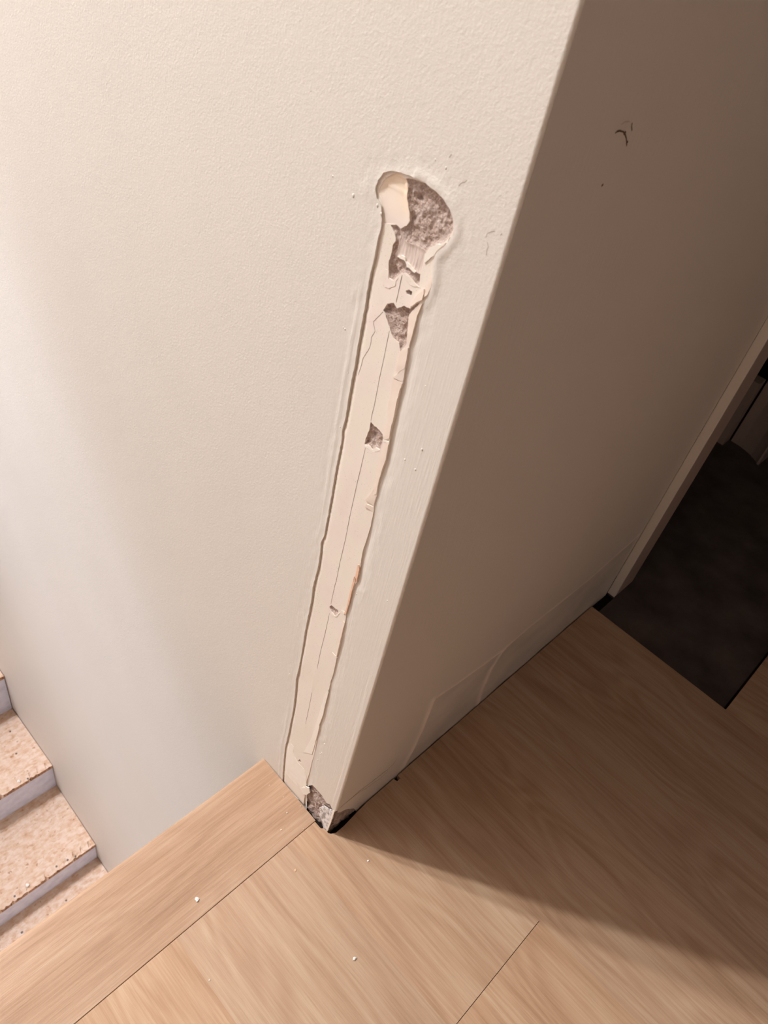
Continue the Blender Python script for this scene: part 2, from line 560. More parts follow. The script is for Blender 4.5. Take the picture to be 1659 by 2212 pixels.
vl = [tuple(v) for v in verts]; fl = [tuple(f)[::-1] for f in Fc]
hh = h_wall(HOLE)
for (u, v), h in zip(HOLE, hh): vl += [(-h, u, v), (.016, u + 0.0, v)]
n = len(HOLE)
area = sum(HOLE[i][0] * HOLE[(i + 1) % n][1] - HOLE[(i + 1) % n][0] * HOLE[i][1] for i in range(n))
skirt_start = len(fl)
for i in range(n):
    a = nV + 2 * i; b = nV + 2 * ((i + 1) % n)
    fl.append((a, b, b + 1, a + 1) if area < 0 else (b, a, a + 1, b + 1))
wl = mesh_obj('wall_left', vl, fl, M_wall, smooth=True, attrs={'brush': list(brush) + [1.0] * (2 * n)})
for p in wl.data.polygons[skirt_start:]: p.use_smooth = False
tag(wl, 'cream painted stairwell wall with a long vertical strip of missing paint', kind='structure')


def patch(name, poly, holes, step, hfun, mat, parent, skirt=.010, smooth=True, label=None, attr=None):
    """surface patch lying in the left wall, height hfun(P) (outwards), with a rim going back into the wall"""
    Pn = grid(poly, step, holes=holes)
    V, Fc = tri(poly, holes, Pn)
    h = hfun(V)
    vl = [(-a, u, v) for a, (u, v) in zip(h, V)]
    fl = [tuple(f)[::-1] for f in Fc]
    s0 = len(fl)
    for k, lp in enumerate([poly] + list(holes)):
        hb = hfun(np.array(lp)); n = len(lp)
        ar = sum(lp[i][0] * lp[(i + 1) % n][1] - lp[(i + 1) % n][0] * lp[i][1] for i in range(n))
        b0 = len(vl)
        for (u, v), a in zip(lp, hb): vl += [(-a, u, v), (max(-a + .0005, skirt), u, v)]
        for i in range(n):
            a = b0 + 2 * i; b = b0 + 2 * ((i + 1) % n)
            ccw = (ar > 0) ^ (k > 0)
            fl.append((a, b, b + 1, a + 1) if ccw else (b, a, a + 1, b + 1))
    o = mesh_obj(name, vl, fl, mat, parent, smooth=smooth, attrs={attr[0]: attr[1](np.array([(p[1], p[2]) for p in vl]))} if attr else None)
    for p in o.data.polygons[s0:]: p.use_smooth = False
    if label: o['label'] = label
    return o


def h_plaster(P):
    P = np.asarray(P, float)
    u, v = P[:, 0], P[:, 1]
    r, l = uR(v), uL(v)
    w_ = np.clip((u - r) / np.maximum(l - r, .004), 0, 1)
    up = np.clip((v - (V_TOP - .03)) / .06, 0, 1)
    lv = np.interp(v, [.0, .15, .25, .33, .36, .6, .85], [.0011, .0018, .0024, .0026, .0015, .0019, .0015])
    base = -lv * w_ + .0003 * (1 - w_) - .0012 * up * (1 - w_)
    base = base - .0024 * np.exp(-np.maximum(l - u, 0) / .0012) * (1 - up)
    return base + np.array([nz(a * 18, b * 9, 2.2, 2) * .0006 for a, b in P])


holes_in = [RG[k] for k in ('m3', 'm4', 'm5', 'm6', 'm7')]
# upper group of regions (cream filler, mortar, skim) merged into one opening of the plaster
top_ctrl = K1((690, 262), (760, 268), (860, 304), (945, 370), (1012, 440), (1070, 528), (1096, 610), (1100, 690), (1072, 755), (1005, 815), (955, 820), (900, 850), (870, 890), (850, 960), (838, 1010), (815, 1080), (808, 1185), (770, 1150), (730, 1100), (690, 1070), (650, 1065), (620, 1095), (585, 1125), (552, 1110), (540, 1040), (545, 960), (565, 900), (575, 830), (600, 790), (595, 730), (560, 660), (600, 650), (500, 640), (505, 540), (485, 460), (455, 370), (470, 330), (520, 252), (600, 215), (650, 225))
TOP = resample(WL(top_ctrl), .0018, .0004, 260)
patch('exposed_plaster', HOLE, holes_in + [TOP], .004, h_plaster, M_plaster, wl, skirt=.014, label='bare pinkish plaster strip where the trim was torn off')


def mk_mortar(poly, depth, amp, pits=()):
    pa = np.array(poly)
    pits = [(np.array(WL([c])[0]), r, d) for c, r, d in pits]

    def f(P):
        P = np.asarray(P, float)
        D = dist(P, pa)
        e = np.clip(D / .0035, 0, 1); e = e * e * (3 - 2 * e)
        base = h_plaster(P) - .0007
        nn = np.array([nz(a * 170, b * 170, 5.5, 5) for a, b in P])
        n2 = np.array([noise.noise((a * 420, b * 420, 8.8)) for a, b in P])
        h = base - e * depth + (e * .9 + .1) * (nn * amp + n2 * .0005)
        for c, r, d in pits:
            q = np.exp(-(((P - c) ** 2).sum(1)) / r ** 2)
            h -= d * q
        return np.minimum(h, base + .0006)
    return f


patch('exposed_mortar', RG['m1'], [], .0011, mk_mortar(RG['m1'], .0026, .0018, [(K1((790, 430))[0], .0030, .006), (K1((735, 480))[0], .005, .0015), (K1((720, 600))[0], .004, .003)]), M_mortar, wl, skirt=.013, label='rough brown-grey mortar in the top of the hole')
patch('exposed_mortar', RG['m2'], [], .0010, mk_mortar(RG['m2'], .0024, .0018, [(K1((580, 1060))[0], .004, .003), (K1((700, 1040))[0], .003, .003)]), M_mortar, wl, skirt=.013, label='ragged grey mortar streak left of the skim')
patch('exposed_mortar', RG['m3'], [], .0008, mk_mortar(RG['m3'], .0030, .0010, [(K1((730, 1235))[0], .0025, .005)]), M_mortar, wl, skirt=.013, label='small round chip with a dark pit')
patch('exposed_mortar', RG['m4'], [], .0009, mk_mortar(RG['m4'], .0026, .0016, [(K1((530, 1370))[0], .004, .004), (K1((700, 1400))[0], .004, .003)]), M_mortar, wl, skirt=.013, label='wedge-shaped grey mortar chip')
patch('exposed_mortar', RG['m5'], [], .0008, mk_mortar(RG['m5'], .0024, .0014, [(K2((1010, 440))[0], .003, .004), (K2((935, 520))[0], .002, .004)]), M_mortar, wl, skirt=.013, label='small pointed grey mortar chip halfway down')
patch('exposed_mortar', RG['m6'], [], .0008, mk_mortar(RG['m6'], .0026, .0010, [(K3((975, 395))[0], .002, .004)]), M_mortar, wl, skirt=.013, label='tiny chip low on the strip')
patch('exposed_mortar', RG['m7'], [], .0008, mk_mortar(RG['m7'], .0020, .0006), M_mortar, wl, skirt=.013, label='tiny triangular chip near the floor')


def h_cream(P):
    P = np.asarray(P, float)
    D = dist(P, RG['cream'])
    vt = WL(K1((560, 230)))[0][1]; vb = WL(K1((600, 650)))[0][1]
    k = np.clip((P[:, 1] - vb) / (vt - vb), 0, 1)
    e = np.clip(D / .006, 0, 1); e = e * e * (3 - 2 * e)
    return h_plaster(P) - .0004 - .0014 * e * np.clip(k * 1.6 - .15, 0, 1) + np.array([nz(a * 30, b * 30, 1, 2) * .0005 for a, b in P])


patch('cream_filler', RG['cream'], [], .0018, h_cream, M_cream, wl, skirt=.013, label='smooth cream filler hollow at the top',
      attr=('fade', lambda q: np.clip((q[:, 1] - WL(K1((600, 650)))[0][1]) / .035, 0, 1)))


def h_skim(P):
    P = np.asarray(P, float)
    D = dist(P, RG['skim']); e = np.clip(D / .003, 0, 1)
    return h_plaster(P) - .0005 - .0008 * e + np.array([nz(a * 130, b * 20, 1, 3) * .0007 for a, b in P])


patch('skim_coat', RG['skim'], [], .0014, h_skim, M_skim, wl, skirt=.013, label='greyish trowelled skim below the mortar')


def flake(name, px, lift, thick, mat, label=None, jit=.0002, tilt=0.0, plane=h_plaster):
    poly = resample(WL(px), .0015, jit, 300)
    c = np.mean(poly, 0)

    def f(P):
        P = np.asarray(P, float)
        return plane(P) + lift + thick + tilt * (P[:, 0] - c[0]) + np.array([nz(a * 90, b * 90, 6, 2) * .0003 for a, b in P])
    Pn = grid(poly, .0022)
    V, Fc = tri(poly, [], Pn)
    h = f(V)
    vl = [(-a, u, v) for a, (u, v) in zip(h, V)]; fl = [tuple(q)[::-1] for q in Fc]
    s0 = len(fl); b0 = len(vl); hb = f(np.array(poly)); n = len(poly)
    ar = sum(poly[i][0] * poly[(i + 1) % n][1] - poly[(i + 1) % n][0] * poly[i][1] for i in range(n))
    for (u, v), a in zip(poly, hb): vl += [(-a, u, v), (-a + thick + max(lift, 0) + .0008, u, v)]
    for i in range(n):
        a = b0 + 2 * i; b = b0 + 2 * ((i + 1) % n)
        fl.append((a, b, b + 1, a + 1) if ar > 0 else (b, a, a + 1, b + 1))
    o = mesh_obj(name, vl, fl, mat, wl, smooth=True)
    for p in o.data.polygons[s0:]: p.use_smooth = False
    if label: o['label'] = label
    return o


# paint film left along the right edge of the strip, and loose flakes
flake('paint_film', K1((735, 1415), (790, 1370), (845, 1325), (800, 1430), (762, 1595), (732, 1690), (712, 1650), (722, 1540), (728, 1450)), .0002, .0010, M_lip)
flake('paint_flake', K1((735, 1352), (745, 1320), (800, 1250), (857, 1202), (860, 1245), (846, 1290), (800, 1312), (760, 1345)), .0004, .0014, M_lip, tilt=-.05)
flake('paint_flake', K1((860, 1270), (880, 1180), (905, 1130), (935, 1080), (930, 1130), (920, 1180), (885, 1255)), .0004, .0012, M_lip)
flake('paint_film', K1((650, 1740), (690, 1715), (725, 1700), (712, 1790), (698, 1870), (650, 1905), (617, 1940), (625, 1830)), .0000, .0009, M_lip)
flake('paint_film', K1((598, 1955), (640, 1985), (675, 2003), (652, 2062), (636, 2130)) + K2((1326, 0), (1290, 200), (1252, 350), (1228, 480), (1160, 500), (1150, 440), (1185, 340), (1218, 230), (1205, 160), (1222, 20)) + K1((560, 2150), (580, 2040)), .0, .0009, M_lip)
flake('paint_flake', K1((597, 1952), (650, 1912), (695, 1870), (690, 1920), (676, 1992), (640, 1976)), .0003, .0006, M_plaster, tilt=.10)
flake('paint_film', K2((1160, 505), (1222, 545), (1210, 600), (1185, 735), (1148, 830), (1098, 1000), (1072, 1140), (1030, 1160), (1040, 1050), (1060, 960), (1075, 860), (1110, 740), (1125, 660), (1150, 580)), .0, .0008, M_lip)
flake('paint_flake', K2((940, 1213), (985, 1165), (1040, 1080), (1070, 1150), (1050, 1225), (1036, 1285), (990, 1245)), .0002, .0007, M_lip, tilt=.12)
flake('paint_flake', K2((935, 1292), (960, 1262), (1032, 1300), (1030, 1368), (990, 1325)), .0002, .0006, M_lip, tilt=.10)
flake('peach_layer', K2((850, 1985), (862, 1990), (868, 2040), (835, 2195)) + K3((1270, 40), (1225, 200), (1195, 330), (1150, 480), (1130, 470), (1160, 400), (1205, 200), (1248, 30)) + K2((800, 2200), (830, 2080)), .0, .0009, M_peach, label='thin peach coloured layer showing at the edge')
flake('paint_film', K3((1120, 560), (1136, 580), (1108, 700), (1066, 880), (1040, 990), (1026, 960), (1050, 870), (1080, 730)), .0, .0008, M_lip)
flake('paint_film', K3((935, 1380), (942, 1410), (902, 1560), (878, 1680), (835, 1790), (828, 1850), (790, 1990), (745, 2150), (640, 2130), (735, 1960), (800, 1760), (860, 1560), (900, 1430)), .0, .0007, M_chalk)
flake('broken_edge', K1((860, 900), (905, 850), (955, 822), (1008, 818), (1072, 760), (1050, 800), (960, 880), (935, 920), (880, 960), (855, 985), (848, 960)), .0, .0010, M_chalk, jit=.0006)
flake('broken_edge', K1((625, 925), (650, 915), (685, 930), (692, 972), (735, 1010), (780, 1050), (770, 1062), (728, 1034), (698, 1014), (688, 975), (650, 940)), -.0004, .0008, M_chalk, jit=.0006)
flake('broken_edge', K1((470, 1070), (520, 1030), (538, 1040), (548, 1114), (585, 1132), (625, 1102), (600, 1170), (550, 1200), (510, 1190), (480, 1140)), .0001, .0003, M_plaster, jit=.0008)
flake('broken_edge', K1((690, 1075), (728, 1102), (770, 1152), (806, 1188), (770, 1185), (720, 1165), (695, 1120)), .0001, .0003, M_plaster, jit=.0008)
flake('broken_edge', K2((922, 560), (978, 574), (1015, 618), (1060, 592), (1112, 622), (1070, 640), (1020, 645), (960, 600), (925, 585)), -.0004, .0007, M_chalk, jit=.0006)
flake('broken_edge', K2((1155, 495), (1190, 500), (1225, 520), (1224, 550), (1190, 520), (1150, 515)), .0002, .0008, M_chalk, jit=.0004)
flake('broken_edge', K3((970, 455), (1010, 498), (1058, 466), (1075, 460), (1040, 510), (1000, 512), (960, 480)), -.0002, .0006, M_chalk, jit=.0005)
flake('broken_edge', K3((1088, 430), (1110, 428), (1135, 460), (1128, 490), (1115, 455)), -.0002, .0006, M_chalk, jit=.0003)
flake('broken_edge', K3((985, 930), (1025, 975), (1050, 990), (1030, 1002), (998, 965)), -.0002, .0006, M_chalk, jit=.0003)
flake('broken_edge', K4((470, 250), (500, 180), (530, 215), (520, 260), (560, 340), (620, 400), (640, 470), (640, 545), (615, 590), (560, 540), (500, 480), (455, 430)), -.0008, .0010, M_chalk, jit=.0008)
flake('broken_edge', K4((600, 560), (640, 545), (668, 560), (672, 600), (640, 618), (612, 610)), .0, .0010, M_chalk, jit=.0006)
K8 = lambda *p: crop(p, 500, 1529, 3.95)
o = flake('corner_bead', K8((752, 852), (790, 838), (838, 868), (870, 878), (868, 935), (835, 1010), (802, 1068), (786, 1052), (778, 1000), (768, 950), (745, 905)), .0, .0010, M_bead, jit=.0010, plane=lambda P: -.0008 + 0 * P[:, 0])
o['label'] = 'pale plastered corner bead bared at the broken foot'
flake('corner_bead', K8((866, 872), (881, 880), (848, 985), (812, 1072), (798, 1068), (836, 980)), .0, .0012, M_chalk, jit=.0003, plane=lambda P: -.0004 + 0 * P[:, 0])


def line_on(name, px, width, mat, plane=h_plaster, parent=wl, lift=.00012, jit=.0002, label=None, ax=0):
    pts = WL(px) if ax == 0 else WR(px)
    pts = np.array(resample(pts, .003, jit, 200, closed=False))
    dv = np.gradient(pts, axis=0); dv /= np.linalg.norm(dv, axis=1)[:, None]
    nrm = np.column_stack([-dv[:, 1], dv[:, 0]])
    n = len(pts)
    tw = np.array([width * (.55 + .45 * math.sin(math.pi * min(1, (i + .5) / n * 6, (n - i - .5) / n * 6) / 2)) * (1 + .5 * noise.noise((p[0] * 90, p[1] * 90, 0))) for i, p in enumerate(pts)])
    A = pts + nrm * tw[:, None] / 2; B = pts - nrm * tw[:, None] / 2
    ha, hb = plane(A) + lift, plane(B) + lift
    if ax == 0: vl = [(-h, *p) for h, p in zip(ha, A)] + [(-h, *p) for h, p in zip(hb, B)]
    else: vl = [(p[0], -h, p[1]) for h, p in zip(ha, A)] + [(p[0], -h, p[1]) for h, p in zip(hb, B)]
    fl = [(i, i + 1, n + i + 1, n + i) for i in range(n - 1)]
    o = mesh_obj(name, vl, fl, mat, parent)
    if label: o['label'] = label
    return o


line_on('pencil_line', K1((660, 1085), (640, 1180), (612, 1318)), .0007, M_line)
line_on('pencil_line', K1((556, 1560), (540, 1640), (510, 1790), (470, 1970), (425, 2200)) + K2((1010, 200), (997, 275)), .0006, M_line, jit=.00005)
line_on('pencil_line', K2((930, 600), (880, 830), (830, 1040), (760, 1350), (690, 1700), (630, 1960), (585, 2190)) + K3((1010, 140), (962, 360)), .0006, M_line, jit=.00005)
line_on('pencil_line', K3((945, 470), (890, 720), (840, 920), (800, 1130)), .0006, M_line, jit=.00005)
line_on('pencil_line', K3((735, 1420), (700, 1600), (660, 1790)), .0006, M_line, jit=.00005)
line_on('hairline_crack', K1((500, 1395), (455, 1440), (415, 1480), (432, 1562), (400, 1620), (388, 1705), (345, 1765), (320, 1810), (312, 1860), (285, 1940)), .0005, M_line, jit=.0005)
line_on('hairline_crack', K1((725, 1500), (745, 1530), (770, 1515)), .0008, M_line)
# small scuffs on the painted wall
line_on('scuff', K1((1090, 55), (1068, 82)), .0009, M_scuff, plane=h_wall)
line_on('scuff', K1((1150, 322), (1170, 300), (1195, 290)), .0008, M_scuff, plane=h_wall)
line_on('scuff', K1((1195, 298), (1218, 275)), .0008, M_scuff, plane=h_wall)
line_on('scuff', K1((1382, 760), (1395, 728), (1430, 712), (1460, 708)), .0006, M_scuff, plane=h_wall)
line_on('scuff', K1((1385, 915), (1390, 870), (1402, 845), (1395, 800)), .0006, M_scuff, plane=h_wall)
line_on('scuff', K1((1505, 745), (1520, 730)), .0006, M_scuff, plane=h_wall)


# lumps of old paint on the wall
def lumps(parent, pts, h0):
    bm = bmesh.new()
    for (p, r) in pts:
        u, v = WL([p])[0]
        d = float(h_wall(np.array([(u, v)]))[0])
        mt = Matrix.Translation((-d + r * .1, u, v)) @ Matrix.Diagonal((.45, .75, .95, 1))
        bmesh.ops.create_icosphere(bm, subdivisions=2, radius=r, matrix=mt)
    me = bpy.data.meshes.new('paint_drips'); bm.to_mesh(me); bm.free(); me.materials.append(M_wall)
    me.polygons.foreach_set('use_smooth', [True] * len(me.polygons))
    a = me.attributes.new('brush', 'FLOAT', 'POINT'); a.data.foreach_set('value', [1.0] * len(me.vertices))
    o = bpy.data.objects.new('paint_drips', me); COL.objects.link(o); o.parent = parent


lumps(wl, [(K2((1612, 615))[0], .0022), (K2((1405, 735))[0], .0016), (K2((1530, 855))[0], .0018), (K1((180, 1545))[0], .0018), (K1((165, 1530))[0], .0012),
           (K1((75, 240))[0], .0013), (K1((250, 405))[0], .0024), (K1((455, 490))[0], .0022), (K1((490, 560))[0], .0018), (K3((470, 1200))[0], .0022), (K3((1640, 320))[0], .0014),
           (K3((1265, 245))[0], .0014), (K3((890, 2035))[0], .0024), (K3((855, 2140))[0], .0022), (K4((790, 190))[0], .002), (K4((755, 270))[0], .002), (K4((735, 325))[0], .002),
           (K1((205, 1915))[0], .0012), (K2((635, 345))[0], .0016), (K1((865, 2030))[0], .0010), (K1((1040, 170))[0], .0016), (K1((950, 100))[0], .0012)], 0)

# ------------------------------------------------------------------ setting: right wall (shaded), with the ghost of the old baseboard
def C7(*p): return crop(p, 840, 1240, 2.9625)


top_line = WR(C7((290, 800), (440, 700), (560, 612), (740, 480), (900, 340), (1100, 180), (1300, 20)) + [(1390, 1146)])
vert1 = WR(C7((290, 800), (210, 1010), (150, 1130), (95, 1230)))
vert2 = WR(C7((740, 480), (660, 600), (590, 760), (570, 830)))


def h_wr(P):
    P = np.asarray(P, float)
    x, z = P[:, 0], P[:, 1]
    h = np.array([nz(a * 2.5, b * 2.5, 7.3, 2) * .0010 for a, b in P])
    d1 = dist(P, top_line, False); d2 = dist(P, vert1, False); d3 = dist(P, vert2, False)
    for d, w_, k in ((d1, .005, .0014), (d2, .006, .0022), (d3, .007, .0014)):
        h += k * np.exp(-(d / w_) ** 2)
    zt = np.interp(x, [p[0] for p in top_line], [p[1] for p in top_line])
    below = (x > top_line[0][0]) & (z < zt)
    h += np.where(below, -.0008 + np.array([nz(a * 9, b * 22, 3, 3) for a, b in P]) * .0009, 0)
    # faint wavy line higher up
    r = RAD
    h = np.where(x < r + .0001, h, h)
    return h


def seg(a, b, n): return [tuple(np.array(a) + (np.array(b) - np.array(a)) * i / n) for i in range(n)]


XW = .972
rc_p = K4((886, 752), (905, 775), (930, 770), (980, 745), (1045, 738), (1065, 762), (1050, 800), (1040, 1000), (886, 1000))
RCORN = WR(rc_p); RCORN[0] = (RAD, RCORN[0][1]); RCORN[-1] = (RAD, -.05)
wr_out = [(RAD, V1)] + [(RAD, z) for z in np.arange(1.32, RCORN[0][1], -.0035)] + RCORN[:-2] + [(RCORN[-3][0] + .001, -.045)] + [(.12, -.045), (.5, -.045), (XW, -.045), (XW, .3), (XW, 1.0), (XW, 2.5), (XW, V1)]
Pw = [(x, z) for x in np.r_[np.arange(.012, .08, .01), np.arange(.08, .96, .0045)] for z in np.arange(-.03, .27, .0045)]
Pw += [(x, z) for x in np.arange(.02, .96, .03) for z in np.arange(.32, 1.6, .03)]
Pw = np.array(Pw); Pw = Pw[inside(Pw, wr_out)]; Pw = Pw[dist(Pw, wr_out) > .003]
V, Fc = tri(wr_out, [], Pw)
hv = h_wr(V)
k = V[:, 0] < RAD + 1e-4
hv[k] = 0
rv = np.zeros(len(V)); 
for L_, w_ in ((top_line, .0055), (vert1, .0070), (vert2, .0080)):
    rv = np.maximum(rv, np.exp(-(dist(V, L_, False) / w_) ** 2))
rv *= np.array([.8 + .5 * nz(a * 14, b * 14, 9, 3) for a, b in V]); rv = np.clip(rv, 0, 1)
ztt = np.interp(V[:, 0], [p[0] for p in top_line], [p[1] for p in top_line])
xl = np.interp(V[:, 1], [p[1] for p in vert1[::-1]], [p[0] for p in vert1[::-1]])
gh = ((V[:, 0] > xl) & (V[:, 1] < ztt)) * np.array([np.clip(.5 + nz(a * 8, b * 16, 2, 3), 0, 1) for a, b in V])
wr = mesh_obj('wall_right', np.column_stack([V[:, 0], -hv, V[:, 1]]), [tuple(f) for f in Fc], M_wallr, smooth=True, attrs={'ridge': rv, 'ghost': gh})
tag(wr, 'shaded cream side wall past the corner, with marks of a removed baseboard', kind='structure')
zero = lambda P: h_wr(P)


def KM(*p): return crop(p, 1250, 200, 8.295)


line_on('scuff_mark', KM((650, 725), (690, 690), (740, 680), (790, 700), (825, 735), (850, 820), (858, 890), (856, 960)), .0014, M_smudge, plane=zero, parent=wr, ax=1, lift=.0003)
line_on('scuff_mark', KM((955, 540), (945, 600), (950, 680)), .0013, M_smudge, plane=zero, parent=wr, ax=1, lift=.0003)
line_on('scuff_mark', KM((815, 712), (828, 735)), .003, M_smudge, plane=zero, parent=wr, ax=1, lift=.0004)
line_on('scuff_mark', KM((862, 870), (860, 912)), .003, M_smudge, plane=zero, parent=wr, ax=1, lift=.0004)
line_on('scuff_mark', KM((423, 1640), (425, 1675)), .0024, M_smudge, plane=zero, parent=wr, ax=1, lift=.0003)
M_faint = new_mat('faint_smudge', g((206, 194, 176)), .7, .2)
line_on('scuff_mark', KM((760, 560), (830, 520), (920, 510)), .0014, M_faint, plane=zero, parent=wr, ax=1, lift=.0003)
line_on('hairline_crack', K4((1410, 315), (1380, 360), (1340, 400), (1250, 470), (1120, 570), (1000, 670), (930, 730)), .0012, M_smudge, plane=zero, parent=wr, ax=1, lift=.0003, jit=.0008)
line_on('hairline_crack', K4((1340, 415), (1270, 480), (1180, 545), (1080, 610)), .0008, M_line, plane=zero, parent=wr, ax=1, lift=.0003, jit=.0008)

# broken mortar lump wrapped round the foot of the corner
def corner_lump():
    ss = np.arange(-.085, .085, .0012); zs = np.arange(-.045, .085, .0014)
    R_ = .004; vl = []; dpt = .0045
    for z in zs:
        for s in ss:
            if s < -R_: p = np.array([dpt, -s]); n_ = np.array([-1, 0])
            elif s > R_: p = np.array([s, dpt]); n_ = np.array([0, -1])
            else:
                a = (s + R_) / (2 * R_) * math.pi / 2
                n_ = np.array([-math.cos(a), -math.sin(a)]); p = np.array([dpt + R_, dpt + R_]) + n_ * R_
            nn = nz(p[0] * 90, p[1] * 90, z * 90, 5) * .0032 + noise.noise((p[0] * 400, p[1] * 400, z * 400)) * .0006
            p = p + n_ * nn
            vl.append((p[0], p[1], z))
    a = len(ss)
    fl = [(j * a + i, j * a + i + 1, (j + 1) * a + i + 1, (j + 1) * a + i) for j in range(len(zs) - 1) for i in range(a - 1)]
    o = mesh_obj('exposed_mortar', vl, fl, mortar_mat('grey_corner_mortar', .85), wl, smooth=True)
    o['label'] = 'crumbling grey mortar at the foot of the corner'


corner_lump()
CXT = on(2, (1325, 1287))[0] + .004
# ------------------------------------------------------------------ floor: oak planks running in y
PW = .239
XB = [-.2995 - k * PW for k in range(8, 3, -1)] + [-.2995 - 3 * PW, -.2995 - 2 * PW, -.2995 - PW, -.2995, -.0605, .1785, .4175, .6565, .8935, 1.13, 1.37, 1.61, 1.85, 2.09, 2.33, 2.57, 2.81]
ZF = -.014
SEAM_Y = .0335
fv, ff, fa = [], [], []
rnd = random.Random(4)


def prism(poly, z0, z1, pid, bev=.0006):
    n = len(poly)
    c = np.mean(poly, 0)
    b = len(fv)
    for z, sh in ((z0, 0), (z1 - bev, 0), (z1, bev)):
        for p in poly:
            d = np.array(p) - c; d /= np.linalg.norm(d)
            fv.append((p[0] - d[0] * sh, p[1] - d[1] * sh, z)); fa.append(pid)
    for L in range(2):
        for i in range(n):
            j = (i + 1) % n
            ff.append((b + L * n + i, b + L * n + j, b + (L + 1) * n + j, b + (L + 1) * n + i))
    ff.append(tuple(b + 2 * n + i for i in range(n)))


GAP = .0005
pid = 0
Y_MIN = -1.55
cuts = {9: [-.3535], 8: [-.95], 10: [-1.02], 11: [-.70], 12: [-1.25], 7: [-.62], 6: [-1.1], 13: [-1.0]}
for i in range(len(XB) - 1):
    x0, x1 = XB[i] + .00002, XB[i + 1] - .00002
    if x0 >= .88: top = -.3815
    else: top = None
    ys = [Y_MIN] + sorted(cuts.get(i, [])) + [top if top is not None else (SEAM_Y - .0004)]
    for a, b in zip(ys[:-1], ys[1:]):
        pid += 1
        a2 = a + (GAP if a != Y_MIN else 0); b2 = b - (GAP if b != ys[-1] else 0)
        last = b == ys[-1]
        if last and top is None and x1 > 0:
            yw = -.0016
            if x0 < 0:      # plank notched round the wall corner
                poly = [(x0, a2), (x1, a2), (x1, yw), (.070, yw - .001), (.040, -.006), (.012, -.012), (.002, -.009), (-.0035, -.0035), (-.007, .012), (-.0035, SEAM_Y - .0004), (x0, SEAM_Y - .0004)]
                # split so that each piece is convex enough
                prism([(x0, a2), (x1, a2), (x1, -.0095), (x1 - .010, -.0095), (x1 - .012, yw), (.095, yw), (.060, -.0040), (.030, -.0068), (.010, -.0068), (.001, -.0022), (-.0016, .002), (-.0018, .013), (-.0062, .017), (-.0062, SEAM_Y - .0004), (x0, SEAM_Y - .0004)], ZF, 0, pid, 0)
            else:
                prism([(x0, a2), (x1, a2), (x1, yw), (x0, yw)], ZF, 0, pid, 0)
        else:
            prism([(x0, a2), (x1, a2), (x1, b2), (x0, b2)], ZF, 0, pid, 0)
fl_o = mesh_obj('floor', fv, ff, M_oak, attrs={'plank': fa})
tag(fl_o, 'oak plank landing floor', kind='structure')
# dark tiled floor beyond the landing (one plank thickness lower) and sub floor
sub = box('floor', (-2.25, -1.55, -.20), (3.0, .185, -.0145), M_sub); tag(sub, kind='structure')
box('black_gap', (.88, -.40, -.0146), (.99, .0, -.0142), M_black).name = 'floor'
tag(bpy.data.objects['floor.002'] if 'floor.002' in bpy.data.objects else bpy.data.objects['floor.001'], kind='structure')
tvs = [(.8985, -.3765), (3.0, -.3765), (3.0, 1.9), (CXT, 1.9), (CXT, -.020), (.8985, -.020)]
tile = mesh_obj('floor', [(x, y, -.0120) for x, y in tvs], [tuple(range(6))], M_tile); tag(tile, 'dark stone tile floor beyond the doorway', kind='structure')

# ------------------------------------------------------------------ nosing board at the stair edge
fv, ff, fa = [], [], []
NY0, NY1 = .0342, .1925
prof = [(NY0, -.02), (NY0, -.0006), (NY0 + .0006, 0)] + [(NY1 - .008 + .008 * math.sin(a), -.008 + .008 * math.cos(a)) for a in np.linspace(0, math.pi / 2, 7)] + [(NY1, -.040), (NY1 - .03, -.040), (NY1 - .03, -.02)]
n = len(prof)
xsn = [-.0065, -.30, -.62, -.95, -2.248]
for x in xsn:
    for y, z in prof: fv.append((x if z < 5 else x, y, z)); fa.append(31)
for i in range(len(xsn) - 1):
    for j in range(n):
        k = (j + 1) % n
        ff.append((i * n + j, i * n + k, (i + 1) * n + k, (i + 1) * n + j))
ff.append(tuple(range(n))[::-1]); ff.append(tuple((len(xsn) - 1) * n + i for i in range(n)))
nb = mesh_obj('nosing_board', fv, ff, M_nose, attrs={'plank': fa})
# the end that meets the wall is scribed: it touches the wall at the far side
for v in nb.data.vertices:
    if v.co.x > -.01: v.co.x = -.0040 + .0036 * (v.co.y - NY0) / (NY1 - NY0)
tag(nb, 'pale oak nosing board along the open edge of the stair landing', 'floorboard')

# ------------------------------------------------------------------ stairs below
st = empty('staircase', (-.62, 1.06, -2.06))
tag(st, 'unfinished staircase of bare chipboard treads and white risers below the landing', 'stairs')


def at0(p): q = on(0, p); return q[1], q[2]


XL, XRr = -1.6, -.002
steps = [  # tread front (y,z), tread back (y,z), riser foot
    (at0((207, 1824)), at0((129, 1705))),
    (at0((114, 1653)), at0((27, 1529))),
    (at0((9.5, 1460)), None)]
z0 = at0((233, 1883))[1]


def local(o):
    for v in o.data.vertices: v.co -= st.location


def board(name, pts, x0, x1, mat, nseg=1, rough_edge=None):
    """extruded profile in y,z along x"""
    xs = np.linspace(x0, x1, nseg + 1); n = len(pts)
    vl = []
    for x in xs:
        for k, (y, z) in enumerate(pts):
            dy = dz = 0
            if rough_edge and k in rough_edge:
                q = nz(x * 60, k, 3, 3); dy = max(0, q - .05) * .035; dz = -max(0, q - .1) * .016
            vl.append((x, y + dy, z + dz))
    fl = [(i * n + j, (i + 1) * n + j, (i + 1) * n + (j + 1) % n, i * n + (j + 1) % n) for i in range(nseg) for j in range(n)]
    fl += [tuple(range(n)), tuple(nseg * n + i for i in range(n))[::-1]]
    o = mesh_obj(name, vl, fl, mat, st)
    local(o)
    return o


